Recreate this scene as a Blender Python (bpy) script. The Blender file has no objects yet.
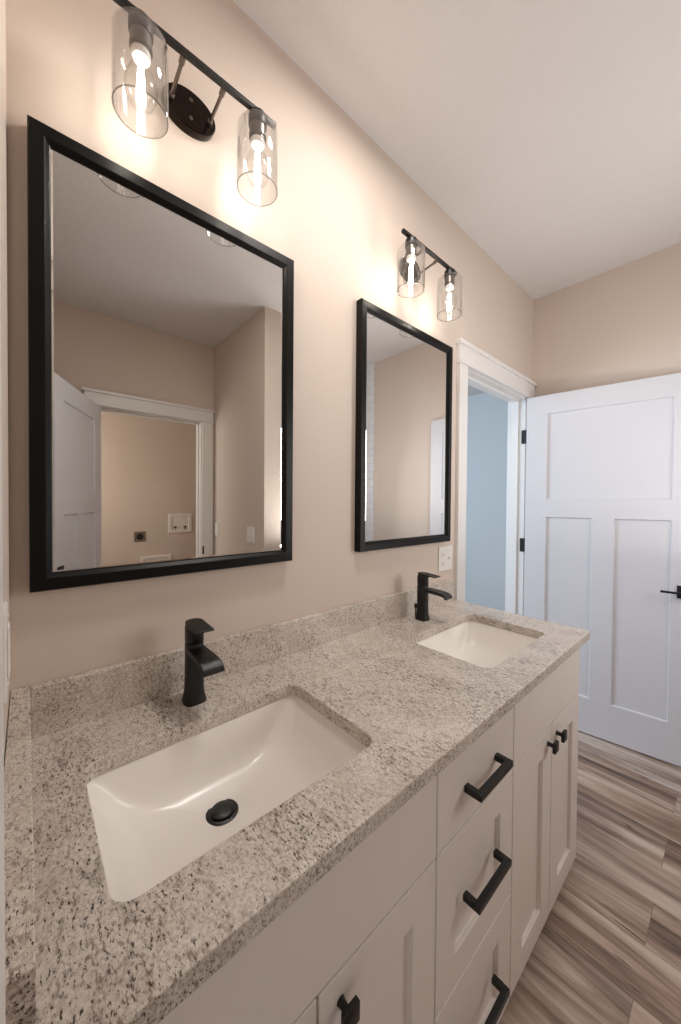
import bpy, bmesh, math, random
from mathutils import Vector, Matrix
random.seed(7)
S = bpy.context.scene
COL = S.collection
PI = math.pi

# ------------------------------------------------------------------ camera
YAW, PITCH, ROLL, FPX = math.radians(48.4357), math.radians(-.8498), math.radians(.4398), 353.96
CAM = Vector((0, -.9415, 1.3643))
fw = Vector((math.cos(YAW)*math.cos(PITCH), math.sin(YAW)*math.cos(PITCH), math.sin(PITCH)))
rt = Vector((math.sin(YAW), -math.cos(YAW), 0))
up = rt.cross(fw)
R = rt*math.cos(ROLL) + up*math.sin(ROLL)
U = up*math.cos(ROLL) - rt*math.sin(ROLL)
cd = bpy.data.cameras.new('camera')
cam = bpy.data.objects.new('camera', cd); COL.objects.link(cam)
m = Matrix((R, U, -fw)).transposed().to_4x4(); m.translation = CAM
cam.matrix_world = m
cd.sensor_fit = 'HORIZONTAL'; cd.sensor_width = 36; cd.lens = FPX*36/681
cd.shift_y = -4.48/681
cd.clip_start = .01; cd.clip_end = 50
S.camera = cam

# ------------------------------------------------------------------ world, daylight, fill lights, exposure
w = bpy.data.worlds.new('world'); S.world = w; w.use_nodes = True
w.node_tree.nodes['Background'].inputs[0].default_value = (.62, .70, .80, 1)
w.node_tree.nodes['Background'].inputs[1].default_value = .5

def area(name, loc, direction, sx, sy, power, color):
    l = bpy.data.lights.new(name, 'AREA'); l.shape = 'RECTANGLE'; l.size = sx; l.size_y = sy
    l.energy = power; l.color = color
    o = bpy.data.objects.new(name, l); COL.objects.link(o); o.location = loc
    o.rotation_euler = Vector(direction).to_track_quat('-Z', 'Y').to_euler()
    return o
# added fill light in the entry doorway behind the camera
area('entry_fill', (-.13, -1.115, 1.05), (1, 0, .12), .78, 1.95, 2.5, (1, .96, .92))
# added overhead disc light without a fixture, unseen above the frame
l = area('overhead_fill', (.80, -.50, 2.70), (0, 0, -1), .22, .22, 9, (1, .95, .90)); l.data.shape = 'DISK'
# unseen upward fill, added to bounce soft light off the ceiling
area('ceiling_bounce_fill', (1.64, -1.04, 1.05), (0, 0, 1), .3, .3, 7.5, (1, .97, .94))
# made-up side fill at the shower entrance, to lift the cabinet fronts
area('shower_entrance_fill', (1.95, -1.56, 1.60), (-.6, 1, -.12), .4, .8, 9, (1, .97, .95))
# lamp of the laundry room, seen in the large mirror
area('laundry_light', (-.35, -2.85, 1.7), (1, 0, -.1), .5, .9, 14, (1, .93, .84))
# daylight of the window in the next room, seen through the doorway
area('bedroom_daylight', (1.0, 1.9, 1.7), (1, -.35, -.2), 1.4, 1.5, 62, (.68, .84, 1))
FILAMENT_STRENGTH = 112
S.view_settings.view_transform = 'Standard'; S.view_settings.look = 'None'
S.view_settings.gamma = 1; S.view_settings.use_curve_mapping = False
S.view_settings.exposure = 0.07
S.cycles.use_denoising = True
S.cycles.max_bounces = 14; S.cycles.diffuse_bounces = 7; S.cycles.glossy_bounces = 6
S.cycles.transparent_max_bounces = 32
S.cycles.sample_clamp_indirect = 6
S.cycles.caustics_reflective = False; S.cycles.caustics_refractive = False

# ------------------------------------------------------------------ materials
def lin(c):
    return tuple(((v/255+.055)/1.055)**2.4 if v/255 > .04045 else v/255/12.92 for v in c) + (1,)
class NT:
    def __init__(s, name):
        s.m = bpy.data.materials.new(name); s.m.use_nodes = True
        s.t = s.m.node_tree; s.b = s.t.nodes['Principled BSDF']; s.out = s.t.nodes['Material Output']
    def n(s, typ, **kw):
        x = s.t.nodes.new(typ)
        for k, v in kw.items():
            if k.startswith('_'): setattr(x, k[1:], v)
            else: x.inputs[k.replace('__', ' ')].default_value = v
        return x
    def l(s, a, b): s.t.links.new(a, b)
    def ramp(s, fac, stops, interp='LINEAR'):
        r = s.t.nodes.new('ShaderNodeValToRGB'); r.color_ramp.interpolation = interp
        e = r.color_ramp.elements
        while len(e) < len(stops): e.new(.5)
        for i, (p, c) in enumerate(stops): e[i].position = p; e[i].color = c
        s.l(fac, r.inputs[0]); return r.outputs[0]
    def mix(s, fac, a, b, mode='MIX'):
        x = s.t.nodes.new('ShaderNodeMix'); x.data_type = 'RGBA'; x.blend_type = mode
        for sock, v in ((x.inputs[0], fac), (x.inputs[6], a), (x.inputs[7], b)):
            if hasattr(v, 'links'): s.l(v, sock)
            else: sock.default_value = v
        return x.outputs[2]
    def coords(s, scale=(1, 1, 1), rot=(0, 0, 0)):
        tc = s.n('ShaderNodeTexCoord'); mp = s.n('ShaderNodeMapping')
        mp.inputs['Scale'].default_value = scale; mp.inputs['Rotation'].default_value = rot
        s.l(tc.outputs['Object'], mp.inputs[0]); return mp.outputs[0]
    def bump(s, h, strength, dist):
        b = s.n('ShaderNodeBump', Strength=strength, Distance=dist)
        s.l(h, b.inputs['Height']); s.l(b.outputs[0], s.b.inputs['Normal'])
    def noise(s, vec, scale, detail=3, rough=.5):
        x = s.n('ShaderNodeTexNoise', Scale=scale, Detail=detail, Roughness=rough)
        s.l(vec, x.inputs['Vector']); return x.outputs[0]
def simple(name, rgb, rough=.5, metal=0, spec=.5, nscale=0, nstr=0, var=0, coat=0):
    t = NT(name); c = lin(rgb)
    t.b.inputs['Base Color'].default_value = c; t.b.inputs['Roughness'].default_value = rough
    t.b.inputs['Metallic'].default_value = metal; t.b.inputs['Specular IOR Level'].default_value = spec
    if coat: t.b.inputs['Coat Weight'].default_value = coat; t.b.inputs['Coat Roughness'].default_value = .05
    if nscale:
        v = t.coords(); nz = t.noise(v, nscale, 4)
        if nstr: t.bump(nz, nstr, .002)
        if var:
            d = tuple(x*(1-var) for x in c[:3]) + (1,)
            t.l(t.ramp(nz, [(.3, d), (.7, c)]), t.b.inputs['Base Color'])
    return t.m
M = {}
M['wall'] = simple('painted_plaster_beige', (211, 197, 185), .75, nscale=260, nstr=.12, var=.02)
M['wall_far'] = simple('painted_plaster_grey_blue', (200, 204, 206), .8, nscale=200, nstr=.1, var=.02)
M['trim'] = simple('white_trim_paint', (226, 224, 222), .38, nscale=60, nstr=.03, var=.01)
M['door'] = simple('white_door_paint', (212, 212, 217), .36, nscale=60, nstr=.03, var=.01)
M['cabinet'] = simple('off_white_cabinet_lacquer', (224, 215, 207), .38, nscale=90, nstr=.02, var=.01)
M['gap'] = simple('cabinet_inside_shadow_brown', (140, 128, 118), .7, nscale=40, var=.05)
M['black'] = simple('matte_black_metal', (5, 4.5, 4.5), .42, 0, nscale=300, nstr=.03)
M['black_wood'] = simple('black_painted_frame', (4, 3.5, 3), .36, 0, .25, nscale=120, nstr=.03)
M['bronze'] = simple('dark_bronze_plate', (46, 37, 32), .18, .9, nscale=200, var=.3)
M['nickel'] = simple('brushed_steel', (118, 108, 100), .3, 1, nscale=200, var=.08)
M['socket'] = simple('grey_lamp_socket', (120, 113, 106), .35, .7, nscale=150, var=.1)
M['ceramic'] = simple('white_glazed_ceramic', (240, 236, 230), .27, 0, .4, nscale=3, var=.01, coat=.06)
M['plastic'] = simple('white_plastic', (232, 229, 224), .32, nscale=50, var=.01)
M['dark'] = simple('dark_slot', (25, 22, 20), .6, nscale=50, var=.1)
M['copper'] = simple('red_brown_valve', (110, 50, 38), .35, .5, nscale=80, var=.1)
M['steel_plate'] = simple('steel_cover_plate', (150, 140, 128), .35, .9, nscale=80, var=.08)
M['tile'] = None
def tile_mat():
    t = NT('white_shower_tile'); v = t.coords((1, 1, 1), (PI/2, 0, 0))
    br = t.n('ShaderNodeTexBrick', Scale=1.0); br.offset = .5
    br.inputs['Color1'].default_value = lin((226, 226, 228)); br.inputs['Color2'].default_value = lin((221, 222, 225))
    br.inputs['Mortar'].default_value = lin((190, 188, 186)); br.inputs['Mortar Size'].default_value = .0018
    br.inputs['Brick Width'].default_value = .152; br.inputs['Row Height'].default_value = .076
    sx = t.n('ShaderNodeTexCoord'); sp = t.n('ShaderNodeSeparateXYZ'); cb = t.n('ShaderNodeCombineXYZ'); ad = t.n('ShaderNodeMath', _operation='ADD')
    t.l(sx.outputs['Object'], sp.inputs[0]); t.l(sp.outputs[0], ad.inputs[0]); t.l(sp.outputs[1], ad.inputs[1])
    t.l(ad.outputs[0], cb.inputs[0]); t.l(sp.outputs[2], cb.inputs[1]); t.l(cb.outputs[0], br.inputs['Vector'])
    t.l(br.outputs['Color'], t.b.inputs['Base Color']); t.b.inputs['Roughness'].default_value = .15
    return t.m
M['tile'] = tile_mat()
def ceiling_mat():
    t = NT('textured_ceiling_paint'); v = t.coords()
    t.b.inputs['Base Color'].default_value = lin((216, 212, 210)); t.b.inputs['Roughness'].default_value = .9
    n1 = t.noise(v, 38, 5, .6); h = t.ramp(n1, [(.46, (0, 0, 0, 1)), (.56, (1, 1, 1, 1))])
    t.bump(h, .22, .003); return t.m
M['ceiling'] = ceiling_mat()
def granite_mat():
    t = NT('speckled_granite'); v = t.coords()
    vr = t.coords((1, .42, .8), (0.3, .25, math.radians(38)))
    base = t.ramp(t.noise(v, 14, 4, .6), [(.35, lin((186, 171, 157))), (.52, lin((207, 196, 184))), (.68, lin((222, 213, 203)))])
    fine = t.ramp(t.noise(v, 250, 3, .7), [(.34, lin((150, 138, 128))), (.48, lin((206, 198, 190))), (.64, lin((234, 228, 221)))])
    c = t.mix(.5, base, fine)
    # grey-brown smudges, gathered in loose drifts
    drift = t.ramp(t.noise(vr, 9, 3, .55), [(.35, (0, 0, 0, 1)), (.65, (1, 1, 1, 1))])
    f1 = t.ramp(t.noise(vr, 150, 4, .7), [(.52, (0, 0, 0, 1)), (.66, (1, 1, 1, 1))])
    amt = t.mix(drift, (.4, .4, .4, 1), (1, 1, 1, 1))
    c = t.mix(t.mix(1, f1, amt, 'MULTIPLY'), c, lin((120, 105, 94)))
    # small near-black mica flecks
    add = t.n('ShaderNodeMath', _operation='MULTIPLY_ADD'); t.l(drift, add.inputs[0]); add.inputs[1].default_value = .06; t.l(t.noise(vr, 330, 3.5, .65), add.inputs[2])
    f2 = t.ramp(add.outputs[0], [(.607, (0, 0, 0, 1)), (.685, (.95, .95, .95, 1))])
    c = t.mix(f2, c, lin((54, 47, 43)))
    # a few thin dark veins
    mu = t.noise(vr, 5.5, 4, .6)
    ab = t.n('ShaderNodeMath', _operation='SUBTRACT'); t.l(mu, ab.inputs[0]); ab.inputs[1].default_value = .5
    aa = t.n('ShaderNodeMath', _operation='ABSOLUTE'); t.l(ab.outputs[0], aa.inputs[0])
    ve = t.ramp(aa.outputs[0], [(.0, (.45, .45, .45, 1)), (.012, (0, 0, 0, 1))])
    brk = t.ramp(t.noise(v, 30, 2), [(.5, (0, 0, 0, 1)), (.6, (1, 1, 1, 1))])
    c = t.mix(t.mix(1, ve, brk, 'MULTIPLY'), c, lin((105, 95, 88)))
    t.l(c, t.b.inputs['Base Color']); t.b.inputs['Roughness'].default_value = .22
    t.b.inputs['Specular IOR Level'].default_value = .4
    return t.m
M['granite'] = granite_mat()
def floor_mat():
    t = NT('vinyl_wood_planks')
    v = t.coords((1, 1, 1), (0, 0, PI/2))
    br = t.n('ShaderNodeTexBrick', Scale=1.0); br.offset = .37; br.offset_frequency = 2
    br.inputs['Color1'].default_value = (0, 0, 0, 1); br.inputs['Color2'].default_value = (1, 1, 1, 1)
    br.inputs['Mortar'].default_value = (.5, .5, .5, 1); br.inputs['Mortar Size'].default_value = .0007
    br.inputs['Brick Width'].default_value = 1.22; br.inputs['Row Height'].default_value = .178
    br.inputs['Mortar Smooth'].default_value = .1
    t.l(v, br.inputs['Vector'])
    tint = br.outputs['Color']
    g = t.coords((9, .75, 1))
    off = t.n('ShaderNodeVectorMath', _operation='MULTIPLY_ADD')
    t.l(tint, off.inputs[0]); off.inputs[1].default_value = (37, 51, 17); t.l(g, off.inputs[2])
    gv = off.outputs[0]
    warp = t.noise(gv, .9, 3, .6)
    n1 = t.n('ShaderNodeTexNoise', Scale=1.3, Detail=7, Roughness=.62, Distortion=.9); t.l(gv, n1.inputs['Vector'])
    n2 = t.n('ShaderNodeTexNoise', Scale=5.0, Detail=5, Roughness=.6, Distortion=.4); t.l(gv, n2.inputs['Vector'])
    c1 = t.ramp(n1.outputs[0], [(.33, lin((80, 62, 52))), (.44, lin((132, 107, 91))), (.52, lin((166, 141, 123))), (.64, lin((196, 176, 160)))])
    c2 = t.ramp(n1.outputs[0], [(.33, lin((104, 86, 76))), (.45, lin((158, 139, 126))), (.56, lin((190, 175, 164))), (.68, lin((208, 196, 187)))])
    c = t.mix(tint, c1, c2)
    st = t.ramp(n2.outputs[0], [(.34, (.62, .57, .54, 1)), (.47, (1, 1, 1, 1))])
    c = t.mix(.48, c, st, 'MULTIPLY')
    kn = t.n('ShaderNodeTexNoise', Scale=2.6, Detail=2, Roughness=.5, Distortion=1.6); t.l(gv, kn.inputs['Vector'])
    kf = t.ramp(kn.outputs[0], [(.66, (0, 0, 0, 1)), (.72, (1, 1, 1, 1))])
    c = t.mix(kf, c, lin((72, 56, 48)))
    c = t.mix(br.outputs['Fac'], c, lin((104, 88, 78)))
    t.l(c, t.b.inputs['Base Color']); t.b.inputs['Roughness'].default_value = .42
    t.bump(n2.outputs[0], .08, .001)
    return t.m
M['floor'] = floor_mat()
def mirror_mat():
    t = NT('silvered_mirror'); t.b.inputs['Base Color'].default_value = (.86, .86, .85, 1)
    t.b.inputs['Metallic'].default_value = 1; t.b.inputs['Roughness'].default_value = 0.0; return t.m
M['mirror'] = mirror_mat()
def glass_mat(name, edge, tint, dark):
    t = NT(name); t.t.nodes.remove(t.b)
    tr = t.n('ShaderNodeBsdfTransparent'); tr.inputs[0].default_value = tint
    gl = t.n('ShaderNodeBsdfGlossy', Roughness=.02); gl.inputs[0].default_value = (1, 1, 1, 1)
    lw = t.n('ShaderNodeLayerWeight', Blend=.5)
    pw = t.n('ShaderNodeMath', _operation='POWER'); t.l(lw.outputs['Facing'], pw.inputs[0]); pw.inputs[1].default_value = 3
    mp = t.n('ShaderNodeMath', _operation='MULTIPLY_ADD'); t.l(pw.outputs[0], mp.inputs[0]); mp.inputs[1].default_value = edge; mp.inputs[2].default_value = .025
    t.l(t.mix(pw.outputs[0], tint, dark), tr.inputs[0])
    mx = t.n('ShaderNodeMixShader'); t.l(mp.outputs[0], mx.inputs[0]); t.l(tr.outputs[0], mx.inputs[1]); t.l(gl.outputs[0], mx.inputs[2])
    t.l(mx.outputs[0], t.out.inputs[0]); return t.m
M['glass'] = glass_mat('clear_shade_glass', .7, (.972, .972, .97, 1), (.76, .76, .76, 1))
M['rim'] = glass_mat('polished_glass_rim', .5, (.74, .74, .74, 1), (.5, .5, .5, 1))
M['bulb'] = glass_mat('clear_bulb_glass', .6, (.985, .985, .98, 1), (.8, .8, .79, 1))
def emit_mat():
    t = NT('glowing_filament'); t.t.nodes.remove(t.b)
    e = t.n('ShaderNodeEmission', Strength=FILAMENT_STRENGTH); e.inputs[0].default_value = (1, .91, .80, 1)
    t.l(e.outputs[0], t.out.inputs[0]); return t.m
M['filament'] = emit_mat()

# ------------------------------------------------------------------ builders
class B:
    def __init__(s): s.bm = bmesh.new()
    def box(s, x0, x1, y0, y1, z0, z1, bev=0, seg=2):
        r = bmesh.ops.create_cube(s.bm, size=1); vs = r['verts']
        for v in vs:
            v.co = Vector(((x0+x1)/2 + v.co.x*(x1-x0), (y0+y1)/2 + v.co.y*(y1-y0), (z0+z1)/2 + v.co.z*(z1-z0)))
        if bev:
            es = list({e for v in vs for e in v.link_edges})
            bmesh.ops.bevel(s.bm, geom=es, offset=bev, segments=seg, affect='EDGES', profile=.5)
        return s
    def rings(s, rings, cap0=True, cap1=True):
        L = [[s.bm.verts.new(p) for p in r] for r in rings]; n = len(L[0])
        for a, b in zip(L, L[1:]):
            for i in range(n):
                s.bm.faces.new((a[i], a[(i+1) % n], b[(i+1) % n], b[i]))
        if cap0: s.bm.faces.new(list(reversed(L[0])))
        if cap1: s.bm.faces.new(L[-1])
        return s
    def lathe(s, prof, c=(0, 0, 0), axis='z', seg=32, cap0=True, cap1=True):
        rs = []
        for r, h in prof:
            ring = []
            for i in range(seg):
                a = 2*PI*i/seg; p, q = r*math.cos(a), r*math.sin(a)
                v = {'z': (p, q, h), 'y': (p, h, q), 'x': (h, p, q)}[axis]
                ring.append(Vector(v) + Vector(c))
            rs.append(ring)
        return s.rings(rs, cap0, cap1)
    def rod(s, p0, p1, r, seg=12, r1=None):
        p0, p1 = Vector(p0), Vector(p1); d = (p1-p0).normalized()
        a = d.orthogonal().normalized(); b = d.cross(a); r1 = r if r1 is None else r1
        mk = lambda p, rr: [p + a*rr*math.cos(2*PI*i/seg) + b*rr*math.sin(2*PI*i/seg) for i in range(seg)]
        return s.rings([mk(p0, r), mk(p1, r1)])
    def prism(s, poly, y0, y1, axis='x'):
        def P(u, v, h): return {'x': (h, u, v), 'y': (u, h, v), 'z': (u, v, h)}[axis]
        return s.rings([[Vector(P(u, v, y0)) for u, v in poly], [Vector(P(u, v, y1)) for u, v in poly]])
    def sweep_frame(s, x0, x1, z0, z1, prof):
        # prof: closed list of (inset, y); mitred rectangular ring in the xz plane
        k = len(prof); L = []
        for cx, cz, sx, sz in ((x0, z0, 1, 1), (x1, z0, -1, 1), (x1, z1, -1, -1), (x0, z1, 1, -1)):
            L.append([s.bm.verts.new((cx + sx*d, y, cz + sz*d)) for d, y in prof])
        for a in range(4):
            p, q = L[a], L[(a+1) % 4]
            for i in range(k): s.bm.faces.new((p[i], p[(i+1) % k], q[(i+1) % k], q[i]))
        return s
    def panel_slab(s, xs, zs, y0, y1, panels, depth, bev=.001, both=False):
        """slab with recessed panels; panels: list of (i0,i1,k0,k1) cell ranges, front is y0"""
        bm = s.bm; grid = {}
        for side, y in ((0, y0), (1, y1)):
            for i, x in enumerate(xs):
                for k, z in enumerate(zs): grid[side, i, k] = bm.verts.new((x, y, z))
        fronts = {}
        nx, nz = len(xs)-1, len(zs)-1
        for i in range(nx):
            for k in range(nz):
                fronts[0, i, k] = bm.faces.new((grid[0, i, k], grid[0, i+1, k], grid[0, i+1, k+1], grid[0, i, k+1]))
                fronts[1, i, k] = bm.faces.new((grid[1, i, k+1], grid[1, i+1, k+1], grid[1, i+1, k], grid[1, i, k]))
        for i in range(nx):
            for k in (0, nz): bm.faces.new((grid[0, i, k], grid[1, i, k], grid[1, i+1, k], grid[0, i+1, k]))
        for k in range(nz):
            for i in (0, nx): bm.faces.new((grid[0, i, k], grid[0, i, k+1], grid[1, i, k+1], grid[1, i, k]))
        bmesh.ops.recalc_face_normals(bm, faces=bm.faces[:])
        for side in ((0, 1) if both else (0,)):
            for (i0, i1, k0, k1) in panels:
                fs = [fronts[side, i, k] for i in range(i0, i1) for k in range(k0, k1)]
                bmesh.ops.inset_region(bm, faces=fs, thickness=.0015, depth=-depth, use_even_offset=True)
        return s
    def xf(s, mat): bmesh.ops.transform(s.bm, matrix=mat, verts=s.bm.verts[:]); return s
    def obj(s, name, mat, parent=None, smooth=False, bevel=0, subd=0):
        bmesh.ops.recalc_face_normals(s.bm, faces=s.bm.faces[:])
        me = bpy.data.meshes.new(name); s.bm.to_mesh(me); s.bm.free()
        o = bpy.data.objects.new(name, me); COL.objects.link(o); me.materials.append(mat)
        if parent is not None: o.parent = parent
        if smooth:
            for p in me.polygons: p.use_smooth = True
            me.set_sharp_from_angle(angle=math.radians(smooth if smooth is not True else 40))
        if bevel:
            b = o.modifiers.new('edge', 'BEVEL'); b.width = bevel; b.segments = 2; b.limit_method = 'ANGLE'; b.angle_limit = math.radians(35)
        return o
def structure(o): o['kind'] = 'structure'; return o
def tag(o, label, cat, group=None):
    o['label'] = label; o['category'] = cat
    if group: o['group'] = group
    return o
def thing(name, label, cat, loc=(0, 0, 0), rot=(0, 0, 0), group=None):
    o = bpy.data.objects.new(name, None); COL.objects.link(o); o.location = loc; o.rotation_euler = rot
    o.empty_display_size = .05
    return tag(o, label, cat, group)
def copy_tree(o, parent=None):
    c = o.copy(); COL.objects.link(c)
    if parent is not None: c.parent = parent
    for ch in list(o.children): copy_tree(ch, c)
    return c
def rrect(x0, x1, y0, y1, r, n=6):
    pts = []
    for cx, cy, a0 in ((x1-r, y1-r, 0), (x0+r, y1-r, 90), (x0+r, y0+r, 180), (x1-r, y0+r, 270)):
        for i in range(n+1):
            a = math.radians(a0 + 90*i/n); pts.append((cx + r*math.cos(a), cy + r*math.sin(a)))
    return pts

# ------------------------------------------------------------------ key dimensions (metres)
CEIL = 2.733; XW = -.026; XE = 2.56; YS = -2.235; WT = .115
DX0, DX1, DH = 1.680, 2.455, 2.055          # doorway in the mirror wall
LX0, LX1 = .405, 1.146                      # laundry doorway in the opposite wall
JX0, JX1, JY = 1.255, 1.39, -1.326          # shower wing wall
EY0, EY1 = -1.52, -.71                      # entry doorway in the left wall
LBY = -3.45                                 # laundry back wall
BX1, BY1 = 4.25, 3.0                        # next room
# ------------------------------------------------------------------ room shell
structure(B().box(-1.6, BX1+.1, LBY-.1, BY1+.1, -.08, 0).obj('floor', M['floor']))
structure(B().box(-1.6, BX1+.1, LBY-.1, BY1+.1, CEIL, CEIL+.08).obj('ceiling', M['ceiling']))
b = B()
b.box(XW-WT, DX0, 0, WT, 0, CEIL); b.box(DX1, BX1, 0, WT, 0, CEIL); b.box(DX0, DX1, 0, WT, DH, CEIL)
structure(b.obj('wall_mirror_side', M['wall']))
structure(B().box(XE, XE+WT, LBY, 0, 0, CEIL).obj('wall_right', M['wall']))
b = B(); b.box(XW-WT, XW, EY1, 0, 0, CEIL); b.box(XW-WT, XW, YS, EY0, 0, CEIL); b.box(XW-WT, XW, EY0, EY1, DH, CEIL)
structure(b.obj('wall_left', M['wall']))
b = B(); b.box(-1.6, LX0, YS-WT, YS, 0, CEIL); b.box(LX1, XE, YS-WT, YS, 0, CEIL); b.box(LX0, LX1, YS-WT, YS, DH, CEIL)
structure(b.obj('wall_opposite', M['wall']))
structure(B().box(JX0, JX1, YS, JY, 0, CEIL).obj('wall_shower_wing', M['wall']))
structure(B().box(-1.6, XE, LBY-.1, LBY, 0, CEIL).obj('wall_laundry_back', M['wall']))
structure(B().box(2.1, 2.2, LBY, YS-WT, 0, CEIL).obj('wall_laundry_right', M['wall']))
structure(B().box(-.75, -.65, LBY, YS-WT, 0, CEIL).obj('wall_laundry_left', M['wall']))
structure(B().box(BX1, BX1+.1, 0, BY1, 0, CEIL).obj('wall_bedroom_right', M['wall_far']))
structure(B().box(.3, BX1, BY1, BY1+.1, 0, CEIL).obj('wall_bedroom_far', M['wall_far']))
structure(B().box(.2, .3, WT, BY1, 0, CEIL).obj('wall_bedroom_left', M['wall_far']))
structure(B().box(-1.7, -1.6, LBY, WT, 0, CEIL).obj('wall_hall_left', M['wall']))
structure(B().box(-1.6, XW-WT, 0, WT, 0, CEIL).obj('wall_hall_end', M['wall']))
# tiled shower alcove lining
structure(B().box(XE-.010, XE, YS+.01, -1.495, 0, CEIL-.004).obj('wall_shower_tile_right', M['tile']))
structure(B().box(JX1, XE-.010, YS, YS+.01, 0, CEIL-.004).obj('wall_shower_tile_back', M['tile']))
structure(B().box(JX1, JX1+.010, YS+.01, JY-.02, 0, CEIL-.004).obj('wall_shower_tile_left', M['tile']))

def casing(pre, x0, x1, y, out, xl=None, xr=None, cwl=.09, cwr=.09):
    """craftsman casing around an opening on the wall face y; out = -1 or +1 is the side it stands out to"""
    t = .018*out; b = B()
    f = lambda a, c: (min(a, c), max(a, c))
    def bx(xa, xb, th, z0, z1, bev=.0012): ya, yb = f(y, y+th*out); b.box(xa, xb, ya, yb, z0, z1, bev)
    bx(x0-cwl, x0-.004, .018, 0, DH+.002); bx(x1+.004, x1+cwr, .018, 0, DH+.002)
    hl, hr = (x0-cwl-.006 if xl is None else xl), (x1+cwr+.006 if xr is None else xr)
    bx(hl-.005, hr+.005, .026, DH+.002, DH+.014); bx(hl, hr, .021, DH+.014, DH+.094)
    bx(hl-.011, hr+.011, .032, DH+.094, DH+.114)
    return structure(b.obj(pre, M['trim']))
casing('trim_1', DX0, DX1, 0, -1, xr=XE-.013, cwl=.082, cwr=.083)
casing('trim_2', LX0, LX1, YS, 1, xr=JX0-.011, cwl=.09, cwr=.097)
def jamb(name, x0, x1, y0, y1, stop):
    b = B()
    b.box(x0, x0+.004, y0, y1, 0, DH-.004); b.box(x1-.004, x1, y0, y1, 0, DH-.004); b.box(x0, x1, y0, y1, DH-.004, DH)
    s0, s1 = stop
    b.box(x0+.004, x0+.016, s0, s1, 0, DH-.016); b.box(x1-.016, x1-.004, s0, s1, 0, DH-.016); b.box(x0+.004, x1-.004, s0, s1, DH-.016, DH-.004)
    return structure(b.obj(name, M['trim']))
jamb('trim_3', DX0, DX1, .0, WT, (.042, .078))
jamb('trim_4', LX0, LX1, YS-WT, YS, (YS-.078, YS-.042))
# casing beside the camera on the left wall, and the entry jamb
b = B(); b.box(XW, XW+.014, EY1+.004, EY1+.092, 0, DH+.002, .0012); b.box(XW, XW+.017, EY0-.09, EY0-.004, 0, DH+.002, .0012)
b.box(XW, XW+.020, EY0-.10, EY1+.10, DH+.002, DH+.094, .0012); b.box(XW, XW+.03, EY0-.11, EY1+.11, DH+.094, DH+.112, .0012)
structure(b.obj('trim_5', M['trim']))
def baseboard(name, *a): structure(B().box(*a, .002).obj(name, M['trim']))
baseboard('baseboard_right', XE-.014, XE, -1.495, -.034, 0, .13)
baseboard('baseboard_opposite', XW, LX0-.09, YS, YS+.014, 0, .13)
baseboard('baseboard_shower_wing', JX0-.014, JX0, YS+.02, JY, 0, .13)
baseboard('baseboard_wing_end', JX0-.014, JX1, JY, JY+.014, 0, .13)
baseboard('baseboard_left', XW, XW+.014, YS+.014, EY0-.09, 0, .13)

# ------------------------------------------------------------------ the two panelled doors
def door_leaf(name, W, pivot, direction, side, zb=.007, handle_z=.914):
    """local x runs from hinge to free edge, local -y is the face we look at"""
    root = bpy.data.objects.new(name, None); COL.objects.link(root); root['kind'] = 'structure'
    root.location = (pivot[0], pivot[1], 0); root.rotation_euler = (0, 0, math.atan2(direction[1], direction[0]))
    st = .118
    xs = [0, st, W/2-.052, W/2+.052, W-st, W]; zs = [zb, .218, 1.282, 1.395, 1.930, 2.047]
    y0, y1 = (-.035, 0) if side < 0 else (0, .035)
    b = B().panel_slab(xs, zs, y0, y1, [(1, 4, 3, 4), (1, 2, 1, 2), (3, 4, 1, 2)], .011, both=True)
    b.obj('door_leaf', M['door'], root, bevel=.0012)
    for s_, yf in ((-1, y0), (1, y1)):
        h = B(); hx = W-.060
        yy = sorted((yf, yf+s_*.008)); h.box(hx-.033, hx+.033, yy[0], yy[1], handle_z-.033, handle_z+.033, .0015)
        h.rod((hx, yf+s_*.008, handle_z), (hx, yf+s_*.046, handle_z), .010, 20)
        yy = sorted((yf+s_*.042, yf+s_*.054)); h.box(hx-.098, hx+.011, yy[0], yy[1], handle_z-.0055, handle_z+.0055, .002)
        h.obj('door_handle', M['black'], root, smooth=True)
    return root
dirv = Vector((.1317, -.9913))
d1 = door_leaf('door_1', .815, (2.464, -.0115), dirv, -1)
for z in (.27, 1.092, 1.803):
    h = B(); h.prism([(DX1-.0042-.0022, y) for y in ()] or [(q[0], q[1]) for q in rrect(-.0005, .0235, z-.045, z+.045, .008, 5)], DX1-.0062, DX1-.004, 'x')
    h.rod((DX1-.005, -.0045, z-.045), (DX1-.005, -.0045, z+.045), .0045, 14)
    o = h.obj('hinge', M['black'], d1, smooth=True); o.matrix_parent_inverse = (Matrix.Translation(d1.location) @ d1.rotation_euler.to_matrix().to_4x4()).inverted()
dl = Vector((-.400, .916))
d2 = door_leaf('door_2', .740, (LX0+.003, YS+.026), dl, 1, handle_z=.965)
# rotated so its seen face is the one towards the shower wing

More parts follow.
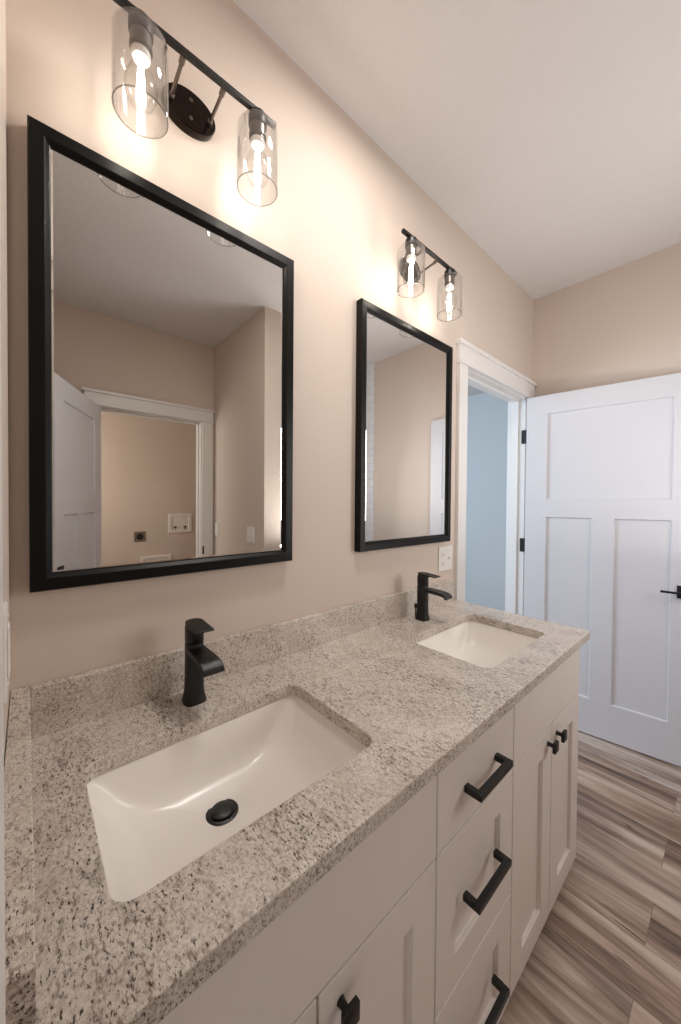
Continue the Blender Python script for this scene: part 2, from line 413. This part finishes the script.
# ------------------------------------------------------------------ vanity cabinet
CT = .89; CTH = .030; YF = -.5537; FT = .019
VX0, VX1 = XW+.003, 1.547
van = thing('vanity_cabinet', 'off-white shaker bathroom vanity cabinet with black hardware under the granite top', 'cabinet', (0, 0, 0))
zb = .032
b = B()
b.box(VX0, VX1, YF+FT+.002, -.003, zb, .715, .001)          # lower box stops under the basins
b.box(VX0, VX1, YF+FT+.002, YF+FT+.020, .715, CT-CTH, 0)      # face rail
b.box(VX0, VX0+.018, YF+FT+.020, -.003, .715, CT-CTH); b.box(VX1-.018, VX1, YF+FT+.020, -.003, .715, CT-CTH)
b.box(VX0+.018, VX1-.018, -.020, -.003, .715, CT-CTH)
b.obj('cabinet_body', M['cabinet'], van)
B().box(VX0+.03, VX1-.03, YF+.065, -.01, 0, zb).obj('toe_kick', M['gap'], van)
G = .0023
def front(name, x0, x1, z0, z1, rail=None, mat='cabinet'):
    x0 += G; x1 -= G; z0 += G; z1 -= G
    if rail:
        b = B().panel_slab([x0, x0+rail, x1-rail, x1], [z0, z0+rail, z1-rail, z1], YF, YF+FT, [(1, 2, 1, 2)], .0105)
    else:
        b = B().box(x0, x1, YF, YF+FT, z0, z1)
    return b.obj(name, M[mat], van, bevel=.0016)
def pull(parent, cx, cz, L=.144):
    y = YF; b = B(); t = .0072; pr = .032
    b.box(cx-L/2-t, cx+L/2+t, y-pr-t, y-pr+t, cz-t, cz+t, .0012)
    for s_ in (-1, 1): b.box(cx+s_*L/2-t, cx+s_*L/2+t, y-pr+t, y, cz-t, cz+t, .0008)
    return b.obj('drawer_handle', M['black'], parent, smooth=20)
def knob(parent, cx, cz):
    b = B(); y = YF
    b.lathe([(.0075, 0), (.0065, -.004), (.006, -.012), (.0075, -.018)], (cx, y, cz), 'y', 20)
    b.box(cx-.0155, cx+.0155, y-.0270, y-.0175, cz-.0155, cz+.0155, .0016)
    return b.obj('knob', M['black'], parent, smooth=30)
X0, X1, X2, X3, X4 = VX0+.012, .3085, .6065, .965, 1.2585
XR = VX1
ZT, ZL = .855, .659
front('false_drawer_front', X0, X2, ZL, ZT)
front('false_drawer_front', X3, XR, ZL, ZT)
for (a, c, kx) in ((X0, X1, X1-.040), (X1, X2, X1+.040), (X3, X4, X4-.040), (X4, XR, X4+.040)):
    d = front('cabinet_door', a, c, zb, ZL, .074); knob(d, kx+.003, ZL-.047)
cx = (X2+X3)/2
for z0, z1, rail, hz in ((ZL, ZT, None, .743), (.327, ZL, .072, .503), (zb, .327, .072, .186)):
    d = front('drawer', X2, X3, z0, z1, rail); pull(d, cx+.003, hz)

# ------------------------------------------------------------------ granite top with two sink cut-outs
top = thing('countertop', 'speckled grey-beige granite double vanity top with backsplash', 'countertop')
TX0, TX1, TY0, TY1 = XW+.001, 1.5767, -.5786, -.001
SINKS = [(.073, .521, -.470, -.171), (.985, 1.428, -.476, -.178)]
bm = bmesh.new(); edges = []
def loop(pts):
    vs = [bm.verts.new((x, y, CT)) for x, y in pts]
    for i in range(len(vs)): edges.append(bm.edges.new((vs[i], vs[(i+1) % len(vs)])))
loop([(TX0, TY0), (TX1, TY0), (TX1, TY1), (TX0, TY1)])
for (a, c, d, e) in SINKS: loop(rrect(a, c, d, e, .028, 8))
bmesh.ops.triangle_fill(bm, edges=edges, use_beauty=True)
g = bmesh.ops.extrude_face_region(bm, geom=bm.faces[:])
for v in [x for x in g['geom'] if isinstance(x, bmesh.types.BMVert)]: v.co.z -= CTH
b = B(); b.bm.free(); b.bm = bm
b.obj('counter_slab', M['granite'], top, bevel=.0025)
B().box(XW+.0305, TX1-.012, -.021, -.001, CT, CT+.1015, .0015).obj('backsplash', M['granite'], top)
B().box(XW+.001, XW+.030, -.5735, -.001, CT, CT+.1015, .0015).obj('side_splash', M['granite'], top)

# ------------------------------------------------------------------ undermount sinks
def sink(label, rect):
    a, c, d, e = rect; cx, cy = (a+c)/2, (d+e)/2
    root = thing('undermount_sink', label, 'sink', (cx, cy, .735), group='undermount sinks')
    hx, hy = (c-a)/2, (e-d)/2; dr = (-.004, .062)
    zt = CT-CTH-.001
    N = 10
    def ring(ix, iy0, iy1, r, z):   # ix end inset, iy0 front inset, iy1 back inset
        return [Vector((x, y, z-.735)) for x, y in rrect(-hx+ix, hx-ix, -hy+iy0, hy-iy1, r, N)]
    rs = [ring(-.020, -.016, -.016, .040, zt-.150+.12), ring(-.020, -.016, -.016, .040, zt), ring(-.002, -.002, -.002, .028, zt), ring(.0, .0, .0, .026, zt-.006)]
    prof = [(.012, .004, .003, .034, .835), (.024, .007, .006, .040, .812), (.037, .011, .009, .046, .792), (.050, .018, .013, .052, .777),
            (.064, .028, .020, .056, .766), (.082, .044, .030, .058, .758), (.105, .064, .040, .050, .7525)]
    for p in prof: rs.append(ring(*p))
    rs_last = rs[-1]
    circ = []
    for p in rs_last:
        v = Vector((p.x-dr[0], p.y-dr[1], 0)); v = v.normalized() if v.length else Vector((1, 0, 0))
        circ.append(Vector((dr[0]+v.x*.026, dr[1]+v.y*.026, 0)))
    for t in (.35, .7):
        rs.append([p.lerp(q, t) + Vector((0, 0, .004*(1-t)*t)) for p, q in zip(rs_last, circ)])
    rs.append([Vector((q.x, q.y, .0015)) for q in circ])
    rs.append([Vector((dr[0]+(q.x-dr[0])*.86, dr[1]+(q.y-dr[1])*.86, -.008)) for q in circ])
    B().rings(rs, cap0=False, cap1=True).obj('basin', M['ceramic'], root, smooth=50)
    dc = (dr[0], dr[1], 0)
    B().lathe([(.0215, -.006), (.0315, -.0002), (.0315, .003), (.029, .0046), (.0215, .0040), (.0195, .0), (.0195, -.006)], dc, seg=40).obj('drain_ring', M['black'], root, smooth=40)
    B().lathe([(.006, -.006), (.006, .003), (.0215, .0055), (.0225, .0072), (.0210, .0088), (.012, .0100), (.0, .0103)], dc, seg=40, cap1=False).obj('drain_stopper', M['black'], root, smooth=40)
    return root
sink('white rectangular undermount sink nearest the left side wall, drain in full view', SINKS[0])
sink('white rectangular undermount sink at the doorway end of the countertop', SINKS[1])

# ------------------------------------------------------------------ faucets
def faucet(label, loc):
    root = thing('faucet', label, 'faucet', loc, group='matte black faucets')
    def sec(w, dpt, z, cy=0, n=40, ex=3.2):
        out = []
        for i in range(n):
            a = 2*PI*i/n; c, s_ = math.cos(a), math.sin(a)
            out.append(Vector((w*math.copysign(abs(c)**(2/ex), c), cy + dpt*math.copysign(abs(s_)**(2/ex), s_), z)))
        return out
    B().rings([sec(.0252, .0262, 0), sec(.0252, .0262, .003), sec(.0236, .0245, .010), sec(.0215, .0225, .020), sec(.0202, .0212, .034), sec(.0193, .0205, .060), sec(.0192, .0205, .137), sec(.0184, .0197, .1392)]).obj('faucet_body', M['black'], root, smooth=40)
    # flat waterfall spout, swept in the yz plane
    path = [(.005, .1310, .013), (-.030, .1305, .013), (-.060, .1295, .0125), (-.088, .1275, .0115), (-.103, .1255, .011), (-.112, .1225, .0105), (-.1185, .1170, .0095), (-.1225, .1075, .008)]
    rs = []
    for i, (y, z, t) in enumerate(path):
        p0, p1 = path[max(i-1, 0)], path[min(i+1, len(path)-1)]
        d = Vector((0, p1[0]-p0[0], p1[1]-p0[1])).normalized(); nrm = Vector((0, -d.z, d.y))
        if nrm.z < 0: nrm = -nrm
        hw = .0190 + .0040*min(1, max(0, (-y-.01)/.08))
        c = Vector((0, y, z)); lo = c - nrm*t
        rs.append([Vector((-hw, 0, 0))+c, Vector((hw, 0, 0))+c, Vector((hw, 0, 0))+lo, Vector((-hw, 0, 0))+lo])
    B().rings(rs).obj('spout', M['black'], root, smooth=35, bevel=.0015)
    # lever: short neck and a flat paddle that leans forward
    b = B(); b.rings([sec(.0184, .0197, .1408), sec(.0192, .0205, .143), sec(.0192, .0205, .178)])
    pts = []
    n = 14
    for i in range(n+1):
        a = math.radians(0 + 180*i/n); pts.append((.0198*math.cos(a), .0208*math.sin(a)))
    pts += [(-.0212, -.050), (-.0214, -.068), (.0214, -.068), (.0212, -.050)]
    zt = lambda y: .190 + .0*y - (.006*max(0, -y)/.072)
    b.rings([[Vector((x, y, zt(y)-(.012 if y > -.05 else .004))) for x, y in pts], [Vector((x, y, zt(y))) for x, y in pts]])
    b.obj('lever_handle', M['black'], root, smooth=35, bevel=.001)
    B().rod((0, .034, 0), (0, .034, .040), .0028, 12).lathe([(.0045, .038), (.0062, .042), (.0062, .054), (.004, .057)], (0, .034, 0), seg=16).obj('lift_rod', M['black'], root, smooth=40)
    return root
faucet('matte black single-lever faucet behind the sink with the drain in view', (.2970, -.086, CT))
faucet('matte black single-lever faucet below the smaller-looking mirror, near the outlet', (1.207, -.090, CT))

# ------------------------------------------------------------------ mirrors
def wall_mirror(label, x0, x1, z0=1.183, z1=2.100):
    cx, cz = (x0+x1)/2, (z0+z1)/2; hx, hz = (x1-x0)/2, (z1-z0)/2
    root = thing('wall_mirror', label, 'mirror', (cx, 0, cz), group='black framed mirrors')
    prof = [(0, -.001), (0, -.027), (.002, -.030), (.0245, -.030), (.0265, -.0285), (.0325, -.0225), (.035, -.0212), (.035, -.001)]
    B().sweep_frame(-hx, hx, -hz, hz, prof).obj('frame', M['black_wood'], root)
    # pane with a narrow bevel round its edge
    i0, i1 = .0345, .0385; b = B()
    q = lambda d, y: [Vector((-hx+d, y, -hz+d)), Vector((hx-d, y, -hz+d)), Vector((hx-d, y, hz-d)), Vector((-hx+d, y, hz-d))]
    b.rings([q(i0, -.012), q(i0, -.0194), q(i1, -.0197)])
    b.obj('mirror_glass', M['mirror'], root)
    return root
wall_mirror('large black framed mirror over the sink beside the left wall', .0035, .6135)
wall_mirror('black framed mirror over the sink beside the open doorway', .9045, 1.5115)

# ------------------------------------------------------------------ vanity lights
def vanity_light(label, loc):
    root = thing('vanity_light', label, 'light fixture', loc, group='vanity lights')
    n = 56
    def ell(rx, rz, y): return [Vector((rx*math.cos(2*PI*i/n), y, rz*math.sin(2*PI*i/n))) for i in range(n)]
    b = B().rings([ell(.0625, .0455, 0), ell(.0635, .0465, -.003), ell(.0635, .0465, -.021), ell(.0615, .0445, -.024)])
    o = b.obj('backplate', M['bronze'], root, smooth=30)
    for sz in (-.022, .022):
        B().lathe([(.0045, -.023), (.0045, -.0255), (.003, -.027)], (0, 0, sz), 'y', 16).obj('screw', M['nickel'], o, smooth=True)
    by, bz = -.120, .010
    for s_ in (-1, 1):
        x = s_*.046
        B().rod((x, -.023, -.003), (x, by+.010, bz-.003), .0042, 14).lathe([(.0068, -.024), (.0068, -.031), (.0045, -.033)], (x, 0, -.003), 'y', 18).rod((x, by+.022, bz-.003), (x, by+.007, bz), .0065, 16).obj('arm', M['nickel'], root, smooth=True)
    B().box(-.182, .182, by-.0060, by+.0060, bz-.0060, bz+.0060, .0012).obj('crossbar', M['black'], root)
    for s_ in (-1, 1):
        c = (s_*.131, by, bz)
        B().lathe([(.0145, -.0065), (.0205, -.009), (.0225, -.014), (.0225, -.036), (.0215, -.038)], c, seg=32).obj('socket_cup', M['black'], root, smooth=35)
        B().lathe([(.0200, -.038), (.0200, -.058), (.0212, -.059), (.0212, -.066), (.0190, -.0665), (.0190, -.072), (.0135, -.0725)], c, seg=32).obj('socket', M['socket'], root, smooth=35)
        # clear cylinder shade, closed at its top round the socket, open below
        ro, ri = .0505, .0483; zt, zb_ = -.040, -.193
        prof = [(.0225, zt), (ro-.010, zt), (ro-.004, zt-.0025), (ro, zt-.009), (ro, zb_+.001), (ro-.001, zb_), (ri, zb_+.0005), (ri, zt-.010), (ri-.004, zt-.0045), (ri-.010, zt-.0025), (.0225, zt-.0025)]
        sh = B().lathe(prof, c, seg=56, cap0=False, cap1=False).obj('lamp_shade', M['glass'], root, smooth=50)
        rm = (ro+ri)/2; B().lathe([(rm+.0012*math.cos(k*PI/5), zb_+.0012*math.sin(k*PI/5)) for k in range(11)], c, seg=56, cap0=False, cap1=False).obj('rim', M['rim'], sh, smooth=True)
        bp = [(.0125, -.080), (.0135, -.088), (.0175, -.100), (.0235, -.114), (.0285, -.128), (.0302, -.140), (.0290, -.155), (.0235, -.1695), (.0135, -.179), (.004, -.1825)]
        bulb = B().lathe(bp, c, seg=36, cap0=True).obj('light_bulb', M['bulb'], root, smooth=60)
        B().lathe([(.0165, -.0705), (.0182, -.0735), (.0182, -.080), (.0150, -.085), (.0085, -.087)], c, seg=28).obj('bulb_collar', M['ceramic'], bulb, smooth=40)
        f = B(); cc = Vector(c)
        for k in range(6):
            a = 2*PI*k/6; e1 = Vector((.0042*math.cos(a), .0042*math.sin(a), -.104)); e2 = Vector((.0078*math.cos(a), .0078*math.sin(a), -.170))
            f.rod(cc+e1, cc+e2, .0013, 6)
        f.obj('filament', M['filament'], bulb)
    return root
vanity_light('two-bulb vanity light with clear glass shades above the large left mirror', (.3085, 0, 2.335))
vanity_light('two-bulb vanity light with clear glass shades above the mirror beside the doorway', (1.199, 0, 2.335))

# ------------------------------------------------------------------ switch and outlet plates
def plate(name, label, cat, loc, rot, gangs, kinds):
    root = thing(name, label, cat, loc, rot)
    wd = .070 + .046*(gangs-1)
    b = B().box(-wd/2, wd/2, -.0062, 0, -.058, .058, .0025)
    b.obj('cover_plate', M['plastic'], root)
    for g_, kd in enumerate(kinds):
        gx = -.023*(gangs-1) + .046*g_
        if kd == 'outlet':
            for zz in (.020, -.020):
                r = B().prism([(gx+p[0], zz+p[1]) for p in rrect(-.0165, .0165, -.0140, .0140, .010, 6)], -.0082, -.006, 'y').obj('receptacle', M['plastic'], root)
                B().box(gx-.008, gx-.0062, -.0086, -.008, zz-.004, zz+.005).obj('slot', M['dark'], r)
                B().box(gx+.0062, gx+.008, -.0086, -.008, zz-.003, zz+.005).obj('slot', M['dark'], r)
                B().lathe([(.0024, -.0082), (.0024, -.0086)], (gx, 0, zz-.0085), 'y', 14).obj('slot', M['dark'], r)
        elif kd == 'rocker':
            B().box(gx-.0165, gx+.0165, -.0085, -.006, -.033, .033, .0015).obj('rocker', M['plastic'], root)
        else:
            B().box(gx-.0055, gx+.0055, -.0075, -.006, -.012, .012, .0006).box(gx-.0042, gx+.0042, -.019, -.006, -.003, .007, .001).obj('toggle', M['plastic'], root)
        for zz in ((0,) if kd == 'outlet' else (.030, -.030)) if kd != 'rocker' else (.046, -.046):
            B().lathe([(.0028, -.006), (.0028, -.0070), (.0018, -.0074)], (gx, 0, zz), 'y', 14).obj('screw', M['plastic'], root)
    return root
plate('outlet_plate', 'white two-gang plate with outlet and switch on the wall beneath the mirror near the doorway', 'outlet', (1.510, 0, 1.098), (0, 0, 0), 2, ['outlet', 'toggle'])
plate('switch_plate', 'white switch plate on the left wall above the side splash, seen edge-on', 'light switch', (XW, -.300, 1.165), (0, 0, PI/2), 1, ['rocker'])
# on the shower wing wall, seen in the large mirror (their fronts face -x)
plate('switch_plate', 'white single switch plate beside the laundry door casing, reflected in the large mirror', 'light switch', (JX0, -2.155, 1.12), (0, 0, -PI/2), 1, ['toggle'])
plate('switch_plate', 'white switch plate near the free end of the wing wall, reflected in the large mirror', 'light switch', (JX0, -1.52, 1.118), (0, 0, -PI/2), 2, ['toggle', 'toggle'])

# ------------------------------------------------------------------ laundry fittings, seen in the large mirror (fronts face +y)
wb = thing('washer_outlet_box', 'white recessed washing machine supply box with two valves on the laundry wall', 'outlet box', (1.345, LBY, 1.105), (0, 0, PI))
B().sweep_frame(-.130, .130, -.112, .112, [(0, 0), (0, -.008), (.002, -.010), (.034, -.010), (.036, -.008), (.036, 0)]).obj('faceplate', M['plastic'], wb)
B().box(-.096, .096, -.0020, -.0003, -.078, .078).obj('box_back', M['plastic'], wb)
for s_ in (-1, 1):
    B().rod((s_*.055, -.006, -.076), (s_*.055, -.006, -.048), .0038, 14).box(s_*.055-.016, s_*.055+.016, -.009, -.003, -.050, -.036, .001).obj('valve', M['copper'], wb, smooth=True)
do = thing('dryer_outlet', 'square steel plate with round black dryer receptacle on the laundry wall', 'outlet', (.925, LBY, .972), (0, 0, PI))
B().box(-.055, .055, -.006, 0, -.055, .055, .002).obj('cover_plate', M['steel_plate'], do)
B().lathe([(.034, -.006), (.034, -.011), (.030, -.013), (.0, -.013)], (0, 0, 0), 'y', 32, cap1=False).obj('receptacle', M['dark'], do, smooth=40)
vb = thing('dryer_vent_box', 'white framed recess low on the laundry wall at the bottom edge of the large mirror', 'vent box', (1.09, LBY, .56), (0, 0, PI))
B().sweep_frame(-.155, .155, -.19, .19, [(0, 0), (0, -.010), (.002, -.012), (.028, -.012), (.03, -.010), (.03, 0)]).obj('faceplate', M['plastic'], vb)
B().box(-.126, .126, -.0020, -.0003, -.161, .161).obj('box_back', M['plastic'], vb)
# latch strike on the laundry jamb
o = B().box(LX1+.0045, LX1+.020, YS+.018, YS+.0195, .90, .97, .0005).obj('strike_plate', M['black'])
tag(o, 'small black strike plate on the laundry door casing reflected in the large mirror', 'strike plate')
